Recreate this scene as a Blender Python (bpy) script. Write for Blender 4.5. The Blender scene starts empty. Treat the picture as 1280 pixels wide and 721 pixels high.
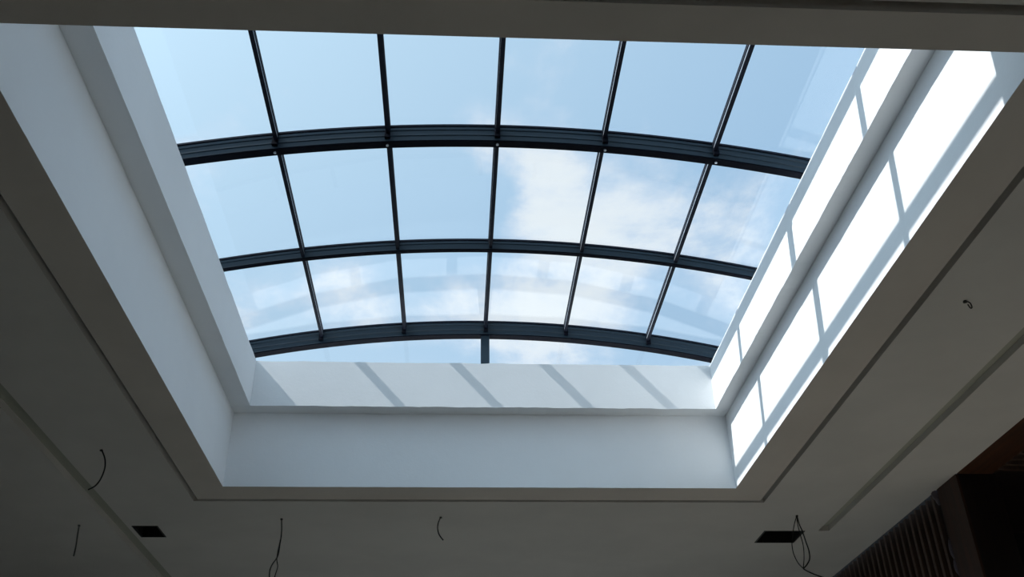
import bpy, bmesh, math, random
from mathutils import Vector, Matrix, noise
random.seed(4)
C = bpy.context.scene.collection
scene = bpy.context.scene
CAMZ = 1.6
# ---------------------------------------------------------------- camera
cd = bpy.data.cameras.new('camera'); cam = bpy.data.objects.new('camera', cd); C.objects.link(cam)
cd.sensor_width = 36.0; cd.lens = 1196.0 / 1280.0 * 36.0; cd.clip_start = 0.05; cd.clip_end = 500
fw = Vector((0.05388234, 0.84407663, 0.53350852)); rt = Vector((0.99844084, -0.05334351, -0.0164427)); up = Vector((-0.01458032, -0.53356266, 0.84563485))
cam.matrix_world = Matrix(((rt.x, up.x, -fw.x, 0), (rt.y, up.y, -fw.y, 0), (rt.z, up.z, -fw.z, CAMZ), (0, 0, 0, 1)))
scene.camera = cam
vs = scene.view_settings
vs.view_transform = 'Standard'; vs.look = 'None'; vs.gamma = 1; vs.use_curve_mapping = False; vs.exposure = 0.0
# ---------------------------------------------------------------- sun
SUN = Vector((-0.895, -0.15, 1.0)).normalized()          # towards the sun
sl = bpy.data.lights.new('sun', 'SUN'); sl.energy = 5.7; sl.angle = math.radians(0.6); sl.color = (1.0, 0.98, 0.95)
so = bpy.data.objects.new('sun', sl); C.objects.link(so); so.location = (-6, -1, 12)
so.rotation_euler = SUN.to_track_quat('Z', 'Y').to_euler()

class NT:
    """small node helper"""
    def __init__(s, tree): s.t = tree; s.n = tree.nodes; s.l = tree.links
    def node(s, kind, **kw):
        n = s.n.new(kind)
        for k, v in kw.items(): setattr(n, k, v)
        return n
    def put(s, sock, v):
        if isinstance(v, bpy.types.NodeSocket): s.l.new(v, sock)
        else: sock.default_value = v
    def math(s, op, a, b=0.0, c=None, clamp=False):
        n = s.node('ShaderNodeMath', operation=op, use_clamp=clamp); s.put(n.inputs[0], a); s.put(n.inputs[1], b)
        if c is not None: s.put(n.inputs[2], c)
        return n.outputs[0]
    def vec(s, op, a, b=(0, 0, 0)):
        n = s.node('ShaderNodeVectorMath', operation=op); s.put(n.inputs[0], a)
        if op == 'SCALE': s.put(n.inputs[3], b)
        else: s.put(n.inputs[1], b)
        return n.outputs['Value'] if op in ('DOT_PRODUCT', 'LENGTH', 'DISTANCE') else n.outputs[0]
    def mix(s, f, a, b):
        n = s.node('ShaderNodeMix', data_type='RGBA'); s.put(n.inputs[0], f)
        s.put(n.inputs[6], a if isinstance(a, bpy.types.NodeSocket) else (*a, 1)); s.put(n.inputs[7], b if isinstance(b, bpy.types.NodeSocket) else (*b, 1))
        return n.outputs[2]
    def smooth(s, v, a, b):
        n = s.node('ShaderNodeMapRange', interpolation_type='SMOOTHSTEP'); s.put(n.inputs[0], v); n.inputs[1].default_value = a; n.inputs[2].default_value = b
        return n.outputs[0]
    def noise(s, v, scale, detail=5, rough=.55, dist=0.0):
        n = s.node('ShaderNodeTexNoise'); s.put(n.inputs['Vector'], v); n.inputs['Scale'].default_value = scale
        n.inputs['Detail'].default_value = detail; n.inputs['Roughness'].default_value = rough; n.inputs['Distortion'].default_value = dist
        return n.outputs['Fac']

# ---------------------------------------------------------------- sky with drifting cumulus
w = bpy.data.worlds.new('sky'); scene.world = w; w.use_nodes = True; w.node_tree.nodes.clear()
k = NT(w.node_tree)
D = k.vec('NORMALIZE', k.node('ShaderNodeTexCoord').outputs['Generated'])
sep = k.node('ShaderNodeSeparateXYZ'); k.l.new(D, sep.inputs[0])
zz = k.math('MAXIMUM', sep.outputs[2], 0.0)
sunward = k.math('MULTIPLY_ADD', k.vec('DOT_PRODUCT', D, tuple(SUN)), 0.5, 0.5)
blue = k.mix(k.smooth(sunward, .45, .93), (0.36, 0.56, 0.80), (0.60, 0.80, 0.96))
blue = k.mix(k.smooth(zz, .60, .25), blue, (0.60, 0.77, 0.93))
den = k.math('ADD', zz, 0.22)
flat = k.node('ShaderNodeCombineXYZ')
k.put(flat.inputs[0], k.math('DIVIDE', sep.outputs[0], den)); k.put(flat.inputs[1], k.math('DIVIDE', sep.outputs[1], den)); flat.inputs[2].default_value = 1.7
n1 = k.math('MULTIPLY_ADD', k.noise(flat.outputs[0], 4.2, 9, .60, .2), 2.8, -.9)
n2 = k.noise(flat.outputs[0], 0.9, 3, .5)
cover = k.math('MULTIPLY_ADD', n2, .55, -.33)
for c, r, a in (((0.095, 0.795, 0.600), .062, .62), ((.070, .765, .640), .036, .40), ((.05, .85, .50), .17, .20), ((.135, .780, .614), .022, -.20), ((.184, .765, .617), .060, .36), ((.181, .731, .658), .040, .24),
                ((-.198, .841, .504), .045, .32), ((-.111, .848, .519), .050, .36), ((-.012, .861, .509), .050, .22), ((.104, .845, .525), .065, .30),
                ((.170, .834, .53), .06, .22), ((.263, .781, .566), .060, .22), ((.262, .672, .692), .030, .24), ((-.144, .813, .566), .016, .16),
                ((-.128, .770, .622), .10, -.30), ((-.03, .815, .578), .05, -.22), ((.234, .84, .494), .04, -.14), ((.0, .69, .72), .16, -.16), ((-.26, .69, .68), .12, -.14)):
    d2 = k.math('POWER', k.math('DIVIDE', k.vec('DISTANCE', D, c), r), 2.0)
    cover = k.math('ADD', cover, k.math('MULTIPLY', k.math('EXPONENT', k.math('MULTIPLY', d2, -1.0)), a))
dens = k.smooth(k.math('ADD', n1, cover), .45, .98)
cloud = k.mix(k.smooth(k.math('ADD', n1, cover), .6, 1.2), (0.72, 0.82, 0.96), (0.93, 0.97, 1.0))
col = k.mix(k.math('MULTIPLY', dens, .92), blue, cloud)
col = k.mix(k.smooth(sep.outputs[2], 0.0, -0.05), col, (0.20, 0.19, 0.17))
glow = k.math('MULTIPLY_ADD', k.math('POWER', sunward, 14.0), 2.6, 1.0)      # circumsolar haze
col = k.vec('SCALE', col, glow)
bg = k.node('ShaderNodeBackground'); k.l.new(col, bg.inputs[0]); bg.inputs[1].default_value = 1.0
k.l.new(bg.outputs[0], k.node('ShaderNodeOutputWorld').inputs[0])

# ---------------------------------------------------------------- materials
def new_mat(name):
    m = bpy.data.materials.new(name); m.use_nodes = True; k = NT(m.node_tree)
    b = k.n['Principled BSDF']; p = k.node('ShaderNodeTexCoord').outputs['Object']
    return m, k, b, p
def plaster(name, c, patchy=.06, specks=True):
    m, k, b, p = new_mat(name)
    big = k.noise(p, 1.1, 4, .6); mid = k.noise(p, 7.0, 5, .65); fine = k.noise(p, 60, 4, .6)
    dark = tuple(v * (1 - 2 * patchy) for v in c)
    base = k.mix(k.smooth(big, .3, .7), dark, c)
    base = k.mix(k.math('MULTIPLY', k.smooth(mid, .55, .75), .5), base, tuple(v * (1 - patchy) for v in c))
    if specks:
        st = k.noise(p, 9.0, 3, .4, .6)
        base = k.mix(k.math('MULTIPLY', k.smooth(st, .80, .86), .7), base, (.22, .2, .18))
    k.put(b.inputs['Base Color'], base); b.inputs['Roughness'].default_value = .85; b.inputs['Specular IOR Level'].default_value = .25
    bu = k.node('ShaderNodeBump'); bu.inputs['Strength'].default_value = .22; bu.inputs['Distance'].default_value = .012
    k.put(bu.inputs['Height'], k.math('ADD', k.math('MULTIPLY', mid, .7), k.math('MULTIPLY', fine, .25))); k.l.new(bu.outputs[0], b.inputs['Normal'])
    return m
def paint(name, c, rough=.4, metal=0.0, var=.15, scale=9, spec=.5):
    m, k, b, p = new_mat(name); b.inputs['Specular IOR Level'].default_value = spec
    n = k.noise(p, scale, 5, .6)
    k.put(b.inputs['Base Color'], k.mix(n, tuple(v * (1 - var) for v in c), tuple(v * (1 + var) for v in c)))
    k.put(b.inputs['Roughness'], k.math('MULTIPLY_ADD', n, .15, rough - .07)); b.inputs['Metallic'].default_value = metal
    return m
def wood(name, a, bcol, axis):
    m, k, b, p = new_mat(name)
    mp = k.node('ShaderNodeMapping'); k.l.new(p, mp.inputs[0]); s = [26.0, 26.0, 26.0]; s['xyz'.index(axis)] = 1.6; mp.inputs['Scale'].default_value = s
    n = k.noise(mp.outputs[0], 1.0, 6, .6, .6)
    k.put(b.inputs['Base Color'], k.mix(k.smooth(n, .35, .68), a, bcol)); b.inputs['Roughness'].default_value = .55
    bu = k.node('ShaderNodeBump'); bu.inputs['Strength'].default_value = .15; bu.inputs['Distance'].default_value = .004; k.put(bu.inputs['Height'], n); k.l.new(bu.outputs[0], b.inputs['Normal'])
    return m
def glass(name):
    m = bpy.data.materials.new(name); m.use_nodes = True; m.node_tree.nodes.clear(); k = NT(m.node_tree)
    lw = k.node('ShaderNodeLayerWeight'); lw.inputs[0].default_value = .5
    fr = k.math('MULTIPLY_ADD', k.math('POWER', lw.outputs['Facing'], 5.0), .93, .030)
    tr = k.node('ShaderNodeBsdfTransparent'); tr.inputs[0].default_value = (.965, .985, .992, 1)
    gl = k.node('ShaderNodeBsdfGlossy'); gl.inputs['Roughness'].default_value = .0
    mx = k.node('ShaderNodeMixShader'); k.put(mx.inputs[0], fr); k.l.new(tr.outputs[0], mx.inputs[1]); k.l.new(gl.outputs[0], mx.inputs[2])
    k.l.new(mx.outputs[0], k.node('ShaderNodeOutputMaterial').inputs[0])
    return m
M = dict(
    white=plaster('white_plaster', (.89, .90, .91), .02), ceil=plaster('painted_gypsum', (.74, .70, .66), .04), groove=plaster('shaded_groove', (.16, .14, .12), .04, False), band=plaster('olive_groove', (.46, .45, .38), .04, False), ring=plaster('ring_gypsum', (.75, .68, .62), .04),  # groove: recess shade painted in as a much darker gypsum
    frame=paint('navy_aluminium', (.012, .027, .042), .45, .1, spec=.35), bar=paint('dark_bar', (.008, .011, .022), .55, 0, spec=.15), dark=paint('shade_and_bracket_black', (.002, .003, .008), .7, 0, spec=.08), silver=paint('silver_glint_and_bolt', (.75, .80, .88), .3, .6),
    glass=glass('clear_glass'), floor=paint('cement_floor', (.47, .42, .35), .75, 0, .10, 3), ground=paint('outdoor_ground', (.42, .39, .35), .9, 0, .15, .8), wall=plaster('room_paint', (.68, .67, .64), .05, False),
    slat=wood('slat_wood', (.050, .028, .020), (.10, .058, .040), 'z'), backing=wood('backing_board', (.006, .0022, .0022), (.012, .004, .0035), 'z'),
    post=wood('brown_wood', (.026, .009, .005), (.052, .018, .009), 'z'), soffit=wood('beam_wood', (.044, .014, .005), (.085, .028, .009), 'y'),
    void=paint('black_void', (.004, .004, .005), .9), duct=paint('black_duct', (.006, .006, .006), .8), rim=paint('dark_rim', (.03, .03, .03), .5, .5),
    wire=paint('black_cable', (.012, .012, .011), .5), greywire=paint('grey_cable', (.10, .10, .095), .6), patch=plaster('raw_filler', (.15, .13, .15), .1, False))

# ---------------------------------------------------------------- mesh helpers
def obj(name, bm, mat, parent=None, smooth=False):
    me = bpy.data.meshes.new(name); bmesh.ops.recalc_face_normals(bm, faces=bm.faces); bm.to_mesh(me); bm.free()
    if smooth:
        for p in me.polygons: p.use_smooth = True
    me.materials.append(mat); o = bpy.data.objects.new(name, me); C.objects.link(o)
    if parent: o.parent = parent
    return o
def box(bm, x0, x1, y0, y1, z0, z1):
    v = [bm.verts.new((x, y, z)) for x in (x0, x1) for y in (y0, y1) for z in (z0, z1)]
    for f in ((0, 1, 3, 2), (4, 6, 7, 5), (0, 4, 5, 1), (2, 3, 7, 6), (0, 2, 6, 4), (1, 5, 7, 3)): bm.faces.new([v[i] for i in f])
def boxbm(*a):
    bm = bmesh.new(); box(bm, *a); return bm
def struct(o, label=None):
    o['kind'] = 'structure'
    if label: o['label'] = label
    return o
def thing(name, label, cat, loc=(0, 0, 0), group=None):
    o = bpy.data.objects.new(name, None); o.empty_display_size = .2; C.objects.link(o); o.location = loc
    o['label'] = label; o['category'] = cat
    if group: o['group'] = group
    return o
def prism(bm, a, b, c, d, th, nrm):
    """quad a b c d extruded by th along nrm"""
    n = Vector(nrm) * th
    lo = [bm.verts.new(Vector(p)) for p in (a, b, c, d)]; hi = [bm.verts.new(Vector(p) + n) for p in (a, b, c, d)]
    bm.faces.new(lo); bm.faces.new(hi)
    for i in range(4): bm.faces.new((lo[i], lo[(i + 1) % 4], hi[(i + 1) % 4], hi[i]))

# ---------------------------------------------------------------- measures (metres)
S = 3.0
def Z(h): return CAMZ + S * h
x0, x1, y0, y1 = S * -.6740, S * .8233, S * .9330, S * 2.6712       # lower well
XL, XR, YN, YF = S * -.6172, S * .7809, S * .9848, S * 2.6194       # upper curb, inner faces
ZC, Z1, Z2 = Z(1.0), Z(1.2326), Z(1.3807)
XW = 4.31                                                           # right wall
RX0, RX1, RY0, RY1 = -9.0, XW, -6.0, 13.0
T = .10

# ---------------------------------------------------------------- ceiling: one sheet with two routed grooves and the holes in it
xs = sorted([RX0, -3.28, -3.13, -3.085, -2.84, -2.352, -2.305, x0, x1, 2.776, 2.824, 3.055, 3.47, 3.60, 3.71, RX1])
ys = sorted([RY0, 2.545, 2.598, y0, y1, 8.322, 8.375, 9.058, 9.396, 9.188, 9.567, RY1])
def depth(cx, cy):
    if x0 < cx < x1 and y0 < cy < y1: return -1
    if -3.085 < cx < -2.84 and 9.058 < cy < 9.396: return None
    if 3.055 < cx < 3.47 and 9.188 < cy < 9.567: return None
    inx, iny = -2.352 < cx < 2.824, 2.545 < cy < 8.375
    if inx and iny and not (-2.305 < cx < 2.776 and 2.598 < cy < 8.322): return .08
    if -3.28 < cx < -3.13: return .06
    if 3.60 < cx < 3.71 and cy < 9.188: return .05
    return 0.0
bm = bmesh.new()
def dd(i, j):
    if i < 0 or j < 0 or i >= len(xs) - 1 or j >= len(ys) - 1: return 0.0
    return depth((xs[i] + xs[i + 1]) / 2, (ys[j] + ys[j + 1]) / 2)
TH = .11
for i in range(len(xs) - 1):
    for j in range(len(ys) - 1):
        d = dd(i, j)
        a, b, c, e = xs[i], xs[i + 1], ys[j], ys[j + 1]
        if d is not None and d >= 0:
            f = bm.faces.new([bm.verts.new(v) for v in ((a, c, ZC + d), (b, c, ZC + d), (b, e, ZC + d), (a, e, ZC + d))]); f.material_index = {.08: 1, .06: 2, .05: 2}.get(d, 3 if -2.33 < (a + b) / 2 < 2.8 and 2.57 < (c + e) / 2 < 8.35 else 0)
            bm.faces.new([bm.verts.new(v) for v in ((a, c, ZC + TH), (b, c, ZC + TH), (b, e, ZC + TH), (a, e, ZC + TH))])
        for (di, dj, p, q) in ((1, 0, (b, c), (b, e)), (0, 1, (a, e), (b, e))):
            n = dd(i + di, j + dj); u = TH if d is None else d; v = TH if n is None else n
            if u >= 0 and v >= 0 and abs(u - v) > 1e-6: bm.faces.new([bm.verts.new(t) for t in ((*p, ZC + u), (*q, ZC + u), (*q, ZC + v), (*p, ZC + v))])
bmesh.ops.remove_doubles(bm, verts=bm.verts, dist=1e-5)
ce = struct(obj('ceiling', bm, M['ceil']), 'dull grey painted plaster ceiling with thin recessed lines around the light well')
ce.data.materials.append(M['groove']); ce.data.materials.append(M['band']); ce.data.materials.append(M['ring'])

# ---------------------------------------------------------------- light well: lower walls, ledge and curb walls with rough hand-trowelled edges
def rough_block(axis, a0, a1, b_in, b_out, z0, z1, amp=.005, seed=0, lip=0.0):
    """block running along axis; only its inner edges wander a little"""
    bm = bmesh.new(); n = int(abs(a1 - a0) / .05); rows = []
    for i in range(n + 1):
        t = a0 + (a1 - a0) * i / n; edge = (i in (0, n))
        def j(q): return 0 if edge else amp * noise.noise(Vector((t * 5.1, q * 9.7 + seed, 3.3))) + amp * .6 * noise.noise(Vector((t * 19, q * 7 + seed, 8)))
        pts = ((b_in, z0 + (abs(j(1)) + .0005 if lip else j(1))), (b_in, z1 + j(2)), (b_out, z1), (b_out, z0 + lip))
        rows.append([bm.verts.new((t, b, z) if axis == 'x' else (b, t, z)) for b, z in pts])
    for r, s in zip(rows, rows[1:]):
        for q in range(4): bm.faces.new((r[q], r[(q + 1) % 4], s[(q + 1) % 4], s[q]))
    bm.faces.new(rows[0]); bm.faces.new(rows[-1]); return bm
for side, ax, a0, a1, bi, bo, what in (('left', 'y', y0 - T, y1 + T, x0, x0 - T, 'tall shaded white side of the light well, on the left'),
        ('right', 'y', y0 - T, y1 + T, x1, x1 + T, 'tall sunlit white side of the light well crossed by frame shadows, on the right'),
        ('far', 'x', x0, x1, y1, y1 + T, 'wide shaded white end of the light well under the ledge'), ('near', 'x', x0, x1, y0, y0 - T, 'near end of the light well, above the viewer')):
    struct(obj('wall_well_' + side, rough_block(ax, a0, a1, bi, bo, ZC, Z1, .003, len(side), .03), M['white']), what)
CW = .26
for side, ax, a0, a1, bi, bo, what in (('left', 'y', YN, YF, XL, XL - CW, 'upper shaded white curb wall under the left edge of the glass roof'),
        ('right', 'y', YN, YF, XR, XR + CW, 'upper sunlit white curb wall under the right edge of the glass roof'),
        ('far', 'x', XL - CW, XR + CW, YF, YF + .44, 'upper white curb wall striped by diagonal shadows, under the far arch'), ('near', 'x', XL - CW, XR + CW, YN, YN - .44, 'near upper curb wall above the viewer')):
    struct(obj('wall_curb_' + side, rough_block(ax, a0, a1, bi, bo, Z1, Z2, .006, len(side) * 3), M['white']), what)

# ---------------------------------------------------------------- the barrel-vault skylight
XC, KV, ZV = .085, .092, 1.58
def gz(x): return Z(ZV * (1 - KV * (x / S - XC) ** 2))
PX = [-.711 * S, -.446 * S, -.181 * S, .0848 * S, .348 * S, .6186 * S, .881 * S]
sky = thing('skylight', 'arched glass roof light with dark navy frame over the white plastered well', 'skylight', (XC * S, (YN + YF) / 2, Z2))
OFF = Vector(sky.location)
def part(name, bm, mat, parent=None, smooth=False):
    bmesh.ops.translate(bm, verts=bm.verts, vec=-OFF); return obj(name, bm, mat, parent or sky, smooth)
def arch(profile):
    """closed section of (y, dz below the glass line) swept along the curve"""
    bm = bmesh.new(); n = 48; rows = []
    for i in range(n + 1):
        x = PX[0] + (PX[-1] - PX[0]) * i / n
        rows.append([bm.verts.new((x, y, gz(x) - d)) for y, d in profile])
    m = len(profile)
    for r, s in zip(rows, rows[1:]):
        for q in range(m): bm.faces.new((r[q], r[(q + 1) % m], s[(q + 1) % m], s[q]))
    bm.faces.new(rows[0]); bm.faces.new(rows[-1]); return bm
def heavy(Y, w, d):
    """ribbed deep arch: thin cap, two flutes on the near face, shaded underside painted as its own dark strip"""
    s = .006
    pr = [(Y, -.012), (Y, .010), (Y + s, .014), (Y + s, d * .45), (Y, d * .48), (Y, d * .56), (Y + s, d * .60), (Y + s, d * .92), (Y, d - .004), (Y, d),
          (Y + w, d), (Y + w, d - .004), (Y + w - s, d * .92), (Y + w - s, d * .6), (Y + w, d * .56), (Y + w, d * .48), (Y + w - s, d * .45), (Y + w - s, .014), (Y + w, .010), (Y + w, -.012)]
    a = part('arch_beam', arch(pr), M['frame'])
    b = part('shaded_underside', arch([(Y + .004, d), (Y + .004, d + .008), (Y + w - .004, d + .008), (Y + w - .004, d)]), M['dark'], a)  # black strip paints in the shade under the beam
    return a
def light(Y, w, d):
    s = .005
    pr = [(Y, -.012), (Y, .010), (Y + s, .013), (Y + s, d * .85), (Y, d * .9), (Y, d), (Y + w, d), (Y + w, d * .9), (Y + w - s, d * .85), (Y + w - s, .013), (Y + w, .010), (Y + w, -.012)]
    a = part('arch_beam', arch(pr), M['frame'])
    part('shaded_underside', arch([(Y + .004, d), (Y + .004, d + .006), (Y + w - .004, d + .006), (Y + w - .004, d)]), M['dark'], a)  # same painted underside shade for the slim arches
    return a
ARCH = [(.845 * S - .096, .096, .110, 1), (1.315 * S, .051, .066, 0), (1.770 * S, .075, .108, 1), (2.254 * S, .051, .066, 0), (2.721 * S, .096, .110, 1)]
for Y, w_, d, h in ARCH: (heavy if h else light)(Y, w_, d)
for Y, w_, d, h in ARCH: part('arch_shadow_cap', arch([(Y - .008, -.020), (Y - .008, -.034), (Y + w_ + .008, -.034), (Y + w_ + .008, -.020)]), M['bar'])  # caps above the glass, added to widen the arch shadows
YA, YB = ARCH[0][0], ARCH[-1][0] + ARCH[-1][1]
for i, x in enumerate(PX[1:-1]):
    z = gz(x); sl_ = -2 * ZV * KV * (x / S - XC)
    def tilt(bm):
        bmesh.ops.rotate(bm, verts=bm.verts, cent=(x, 0, z), matrix=Matrix.Rotation(-math.atan(sl_), 3, 'Y')); return bm
    bm = bmesh.new()
    a, b = YA + .02, YB - .02
    box(bm, x - .018, x + .018, a, b, z - .010, z + .016); box(bm, x - .008, x + .008, a, b, z - .042, z - .010); box(bm, x - .014, x + .014, a, b, z - .054, z - .042)
    pu = part('purlin', tilt(bm), M['bar'])
    cp = part('purlin_shadow_cap', tilt(boxbm(x - .021, x + .021, a, b, z + .016, z + .034)), M['bar'], pu)  # cap added on top to broaden the purlin's cast shadow
    for sg in (-1, 1):
        bm = boxbm(*sorted((x + sg * .008, x + sg * .013)), a, b, z - .034, z - .018)
        part('glint_strip', tilt(bm), M['silver'], pu)  # pale strip stands in for sky reflected along the purlin side
for i, x in enumerate(PX[1:-1]):
    for (Y, w_, d, h) in ARCH:
        if h and Y > YA:
            z = gz(x); part('bracket', boxbm(x - .020, x + .020, Y - .022, Y + .008, z - .085, z - .02), M['dark'])
            bm = bmesh.new(); bmesh.ops.create_cone(bm, cap_ends=True, segments=10, radius1=.010, radius2=.008, depth=.012, matrix=Matrix.Translation((x, Y + w_ * .45, z - d - .012)))
            if Y < 6: part('bolt', bm, M['silver'])
# panes: flat sheets, one per bay
ysplit = [a[0] + a[1] / 2 for a in ARCH]
for i in range(6):
    for j in range(4):
        a, b = PX[i] + .012, PX[i + 1] - .012; c, e = ysplit[j] + .012, ysplit[j + 1] - .012
        za, zb = gz(PX[i]) - .002, gz(PX[i + 1]) - .002
        bm = bmesh.new(); prism(bm, (a, c, za), (b, c, zb), (b, e, zb), (a, e, za), .008, (0, 0, 1))
        part('glass_pane', bm, M['glass'])
for sg, X in ((-1, PX[0]), (1, PX[-1])):                       # eaves beams on the outer edge of the curb
    z = gz(X); part('eaves_beam', boxbm(*sorted((X, X + sg * .09)), YA, YB, z - .07, z + .012), M['frame'])
    struct(obj('trim_upstand_left' if sg < 0 else 'trim_upstand_right', boxbm(*sorted((X + sg * .0, X + sg * .10)), YA, YB, Z2 - .03, z - .07), M['white']))
for far in (0, 1):                                             # gable ends: sill, mullion, two lights
    Y = ARCH[-1][0] + .048 if far else ARCH[0][0] + .048
    part('gable_sill', boxbm(PX[0], PX[-1], Y - .03, Y + .03, Z2 + .002, Z(1.427)), M['frame'])
    part('mullion', boxbm(.0830 * S - .042, .0830 * S + .042, Y - .03, Y + .02, Z(1.427), gz(.085 * S) - .10), M['frame'])
    for s_, e_ in ((PX[0] + .02, .083 * S - .042), (.083 * S + .042, PX[-1] - .02)):
        bm = bmesh.new(); n = 10; lo, hi = [], []
        for q in range(n + 1):
            x = s_ + (e_ - s_) * q / n; zt = max(gz(x) - .10, Z(1.43))
            lo.append([bm.verts.new((x, Y + t, Z(1.427))) for t in (-.004, .004)]); hi.append([bm.verts.new((x, Y + t, zt)) for t in (-.004, .004)])
        for q in range(n):
            for t in (0, 1): bm.faces.new((lo[q][t], lo[q + 1][t], hi[q + 1][t], hi[q][t]))
            bm.faces.new((hi[q][0], hi[q + 1][0], hi[q + 1][1], hi[q][1])); bm.faces.new((lo[q][0], lo[q + 1][0], lo[q + 1][1], lo[q][1]))
        for q in (0, n): bm.faces.new((lo[q][0], lo[q][1], hi[q][1], hi[q][0]))
        part('gable_pane', bm, M['glass'])

# ---------------------------------------------------------------- room shell
struct(obj('floor', boxbm(RX0 - .2, 6.6, RY0 - .2, RY1 + .2, -.1, 0), M['floor']), 'bare cement floor below the light well')
struct(obj('wall_left', boxbm(RX0 - .2, RX0, RY0, RY1, 0, ZC + TH), M['wall']))
def holed(ya, yb, wx0, wx1, wz):
    bm = bmesh.new(); X0, X1 = RX0 - .2, XW + .2
    box(bm, X0, wx0, ya, yb, 0, ZC + TH); box(bm, wx1, X1, ya, yb, 0, ZC + TH); box(bm, wx0, wx1, ya, yb, wz, ZC + TH); return bm
struct(obj('wall_far', holed(RY1, RY1 + .2, -2.4, 4.0, 2.5), M['wall'])); struct(obj('wall_near', holed(RY0 - .2, RY0, .2, 2.2, 2.2), M['wall']))
def added_window(name, wx0, wx1, y, wz, n):
    t = bpy.data.objects.new(name, None); C.objects.link(t); t['kind'] = 'structure'; t.location = ((wx0 + wx1) / 2, y, 0)
    bm = bmesh.new(); step = (wx1 - wx0) / n
    for i in range(n + 1): box(bm, wx0 + i * step - .03, wx0 + i * step + .03, y - .03, y + .03, 0.03, wz - .05)
    box(bm, wx0, wx1, y - .03, y + .03, 0, .05); box(bm, wx0, wx1, y - .03, y + .03, wz - .06, wz)
    bmesh.ops.translate(bm, verts=bm.verts, vec=-Vector(t.location)); obj('window_frame', bm, M['frame'], t)
    for i in range(n):
        bm = boxbm(wx0 + i * step + .03, wx0 + (i + 1) * step - .03, y - .004, y + .004, .05, wz - .06)
        bmesh.ops.translate(bm, verts=bm.verts, vec=-Vector(t.location)); obj('pane', bm, M['glass'], t)
added_window('added_window_1', -2.4, 4.0, RY1 + .1, 2.5, 4); added_window('added_window_2', .2, 2.2, RY0 - .1, 2.2, 2)  # unseen windows, added to bring outdoor daylight up to the ceiling
bm = bmesh.new(); box(bm, -60, 60, RY1 + .2, 70, -.12, -.02); box(bm, -60, 60, -60, RY0 - .2, -.12, -.02)
struct(obj('ground', bm, M['ground']))  # unseen ground, added to bounce sunlight in through those openings
AY0, AY1, AX = 2.6, 7.64, 4.66                                      # alcove in the right wall
struct(obj('wall_right_near', boxbm(XW, XW + .2, RY0, AY0, 0, ZC + TH), M['wall']))
bm = boxbm(XW + .06, XW + .2, 8.022, RY1, 0, ZC + TH)
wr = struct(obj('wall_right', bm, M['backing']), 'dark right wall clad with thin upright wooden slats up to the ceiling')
ny = 38
s0 = obj('slat', boxbm(-.022, .022, -.021, .021, 0, ZC - .004), M['slat'], wr)
for i in range(ny):
    o = s0 if i == 0 else s0.copy()
    if i: C.objects.link(o); o.parent = wr
    o.location = (XW + .038, 8.19 + i * .1275, 0)
po = thing('wooden_post', 'broad brown wooden post between the upright slats and the black alcove', 'post', (XW + .1, 7.83, 0))
def sub(name, bm, mat, par):
    bmesh.ops.translate(bm, verts=bm.verts, vec=-Vector(par.location)); return obj(name, bm, mat, par)
sub('face_board', boxbm(XW - .01, XW + .012, AY1, 8.015, 0, ZC - .002), M['post'], po)
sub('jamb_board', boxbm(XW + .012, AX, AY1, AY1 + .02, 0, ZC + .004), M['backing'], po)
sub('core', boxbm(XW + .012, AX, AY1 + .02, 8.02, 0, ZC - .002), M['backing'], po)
so_ = thing('alcove_soffit', 'reddish brown board and cross slats lining the top of the dark alcove', 'soffit', (XW + .5, 5.1, ZC))
sub('edge_board', boxbm(XW + .001, 4.627, AY0, AY1 - .001, ZC - .002, ZC + .04), M['soffit'], so_)
sub('backing_board', boxbm(4.627, 6.429, AY0 - .009, 9.4395, ZC + .06, ZC + .09), M['backing'], so_)
s1 = obj('slat', boxbm(-.86, .86, -.018, .018, 0, .05), M['slat'], so_)
for i in range(34):
    o = s1 if i == 0 else s1.copy()
    if i: C.objects.link(o); o.parent = so_
    o.location = (4.64 + .86 - so_.location.x, AY1 - .06 - i * .12 - so_.location.y, .008)
struct(obj('wall_alcove_back', boxbm(6.43, 6.5, AY0 - .1, 9.5, 0, ZC + TH), M['void']), 'black depth of the alcove beside the wooden post')  # near-black colour paints in the unlit depth of the alcove
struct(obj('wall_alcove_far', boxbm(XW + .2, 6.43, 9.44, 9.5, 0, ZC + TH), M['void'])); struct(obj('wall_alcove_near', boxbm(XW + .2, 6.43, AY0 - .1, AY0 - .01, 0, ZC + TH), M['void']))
def lump(name, pts, label):
    bm = bmesh.new()
    for c, r in pts:
        g = bmesh.ops.create_icosphere(bm, subdivisions=2, radius=1.0)
        for v in g['verts']:
            q = v.co.normalized(); f = 1 + .35 * noise.noise(q * 2.2 + Vector(c)); v.co = Vector((c[0] + q.x * r[0] * f, c[1] + q.y * r[1] * f, c[2] + q.z * r[2] * f))
    o = obj(name, bm, M['patch'], wr, True); return o
lump('filler_patch', [((XW, 8.085, ZC - .03), (.03, .045, .05)), ((XW + .01, 8.075, ZC - .08), (.025, .03, .05))], '')
lump('filler_patch', [((XW + .03, 8.09, ZC - .52), (.03, .03, .10)), ((XW + .03, 8.085, ZC - .68), (.03, .025, .08))], '')

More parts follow.
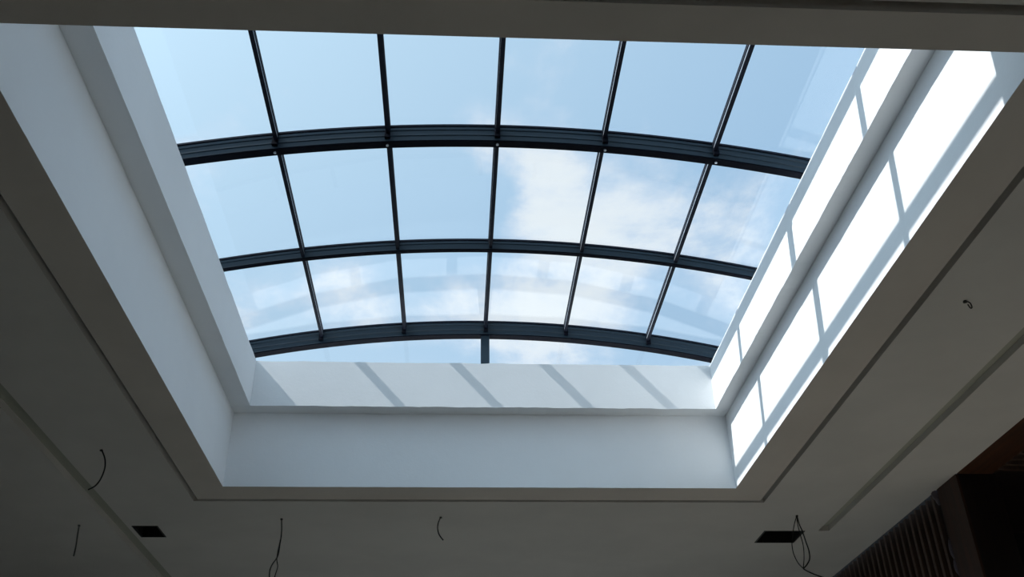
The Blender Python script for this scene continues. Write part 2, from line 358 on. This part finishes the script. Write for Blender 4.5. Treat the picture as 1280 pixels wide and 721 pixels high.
# ---------------------------------------------------------------- duct openings
def duct(xa, xb, ya, yb, label):
    t = thing('duct_opening', label, 'vent', ((xa + xb) / 2, (ya + yb) / 2, ZC), None)
    bm = bmesh.new()
    for a in ((xa, xa + .008, ya, yb), (xb - .008, xb, ya, yb), (xa, xb, ya, ya + .008), (xa, xb, yb - .008, yb)): box(bm, *a, ZC + .012, ZC + .5)
    box(bm, xa, xb, ya, yb, ZC + .5, ZC + .52); sub('duct_lining', bm, M['duct'], t)
    bm = bmesh.new()
    for a in ((xa, xa + .014, ya, yb), (xb - .014, xb, ya, yb), (xa, xb, ya, ya + .012), (xa, xb, yb - .012, yb)): box(bm, *a, ZC - .004, ZC + .012)
    sub('metal_rim', bm, M['rim'], t)
duct(-3.083, -2.842, 9.060, 9.394, 'small square black duct opening in the dark left part of the ceiling')
duct(3.057, 3.468, 9.190, 9.565, 'wider black duct opening with loose cables hanging beside it, near the slatted wall')

# ---------------------------------------------------------------- loose cables
def tube(name, pts, r, mat, parent=None):
    P = [Vector(p) + Vector((0, 0, CAMZ)) for p in pts]; Q = []
    for i in range(len(P) - 1):                                     # Catmull-Rom
        a, b, c, d = P[max(i - 1, 0)], P[i], P[i + 1], P[min(i + 2, len(P) - 1)]
        for s in range(6):
            t = s / 6; Q.append(.5 * ((2 * b) + (c - a) * t + (2 * a - 5 * b + 4 * c - d) * t * t + (-a + 3 * b - 3 * c + d) * t ** 3))
    Q.append(P[-1]); base = Vector(parent.location) if parent else Vector((0, 0, 0)); bm = bmesh.new(); rows = []
    for i, q in enumerate(Q):
        d = (Q[min(i + 1, len(Q) - 1)] - Q[max(i - 1, 0)]).normalized(); u = d.cross(Vector((.3, .9, .1))).normalized(); v = d.cross(u)
        rows.append([bm.verts.new(q - base + r * (math.cos(t) * u + math.sin(t) * v)) for t in [math.tau * s / 7 for s in range(7)]])
    for a, b in zip(rows, rows[1:]):
        for s in range(7): bm.faces.new((a[s], a[(s + 1) % 7], b[(s + 1) % 7], b[s]))
    bm.faces.new(rows[0]); bm.faces.new(rows[-1]); return obj(name, bm, mat, parent, True)
def cable(name, label, strands, r, mat):
    top = Vector(strands[0][0]) + Vector((0, 0, CAMZ)); t = thing(name, label, 'cable', top)
    for i, s in enumerate(strands): tube('strand', s, r * (1 if i == 0 else .75), mat, t)
    bm = bmesh.new(); bmesh.ops.create_cone(bm, cap_ends=True, segments=12, radius1=.014, radius2=.010, depth=.012, matrix=Matrix.Translation((0, 0, -.004))); obj('cable_hole', bm, mat, t)
cable('hanging_cable', 'single thin black cable curving like a bow from the left ceiling', [[(-2.803, 7.211, 3.0), (-2.763, 7.211, 2.927), (-2.747, 7.211, 2.847), (-2.759, 7.211, 2.762), (-2.789, 7.211, 2.703), (-2.837, 7.211, 2.671)]], .006, M['wire'])
cable('hanging_cable', 'faint grey cable hanging beyond the wide groove, leftmost of the cables', [[(-3.561, 9.036, 3.0), (-3.556, 9.036, 2.908), (-3.547, 9.036, 2.801), (-3.547, 9.036, 2.704)]], .007, M['greywire'])
cable('hanging_cable', 'long pair of thin dark cables dangling right of the small duct opening', [[(-1.643, 8.844, 3.0), (-1.629, 8.844, 2.87), (-1.631, 8.844, 2.757), (-1.64, 8.844, 2.645), (-1.682, 8.844, 2.565), (-1.696, 8.844, 2.499), (-1.683, 8.844, 2.391)],
    [(-1.630, 8.846, 2.817), (-1.644, 8.846, 2.683), (-1.643, 8.846, 2.609), (-1.629, 8.846, 2.550), (-1.642, 8.846, 2.477), (-1.655, 8.846, 2.391)]], .006, M['wire'])
cable('hanging_cable', 'short black curved cable stub in the middle below the well', [[(-.153, 8.791, 3.0), (-.174, 8.791, 2.946), (-.18, 8.791, 2.892), (-.164, 8.791, 2.831), (-.125, 8.791, 2.778)]], .006, M['wire'])
cable('cable_bundle', 'tangled bundle of looping cables hanging in front of the wider duct opening', [
    [(3.241, 8.727, 3.0), (3.249, 8.727, 2.914), (3.267, 8.727, 2.844), (3.281, 8.727, 2.752), (3.295, 8.727, 2.661), (3.289, 8.727, 2.586), (3.256, 8.727, 2.533), (3.219, 8.727, 2.496), (3.224, 8.727, 2.482), (3.293, 8.727, 2.445), (3.391, 8.727, 2.408)],
    [(3.241, 8.727, 3.0), (3.202, 8.727, 2.914), (3.169, 8.727, 2.813), (3.145, 8.727, 2.722), (3.145, 8.727, 2.631), (3.174, 8.727, 2.541), (3.224, 8.727, 2.482)],
    [(3.241, 8.727, 3.0), (3.233, 8.727, 2.914), (3.243, 8.727, 2.798), (3.25, 8.727, 2.706), (3.237, 8.727, 2.593), (3.212, 8.727, 2.496)]], .006, M['wire'])
cable('ceiling_hook', 'tiny bent black wire hook on the ceiling right of the well', [[(3.069, 4.812, 3.0), (3.085, 4.812, 2.995), (3.099, 4.812, 2.983), (3.101, 4.812, 2.955), (3.09, 4.812, 2.949), (3.080, 4.812, 2.975)]], .004, M['wire'])
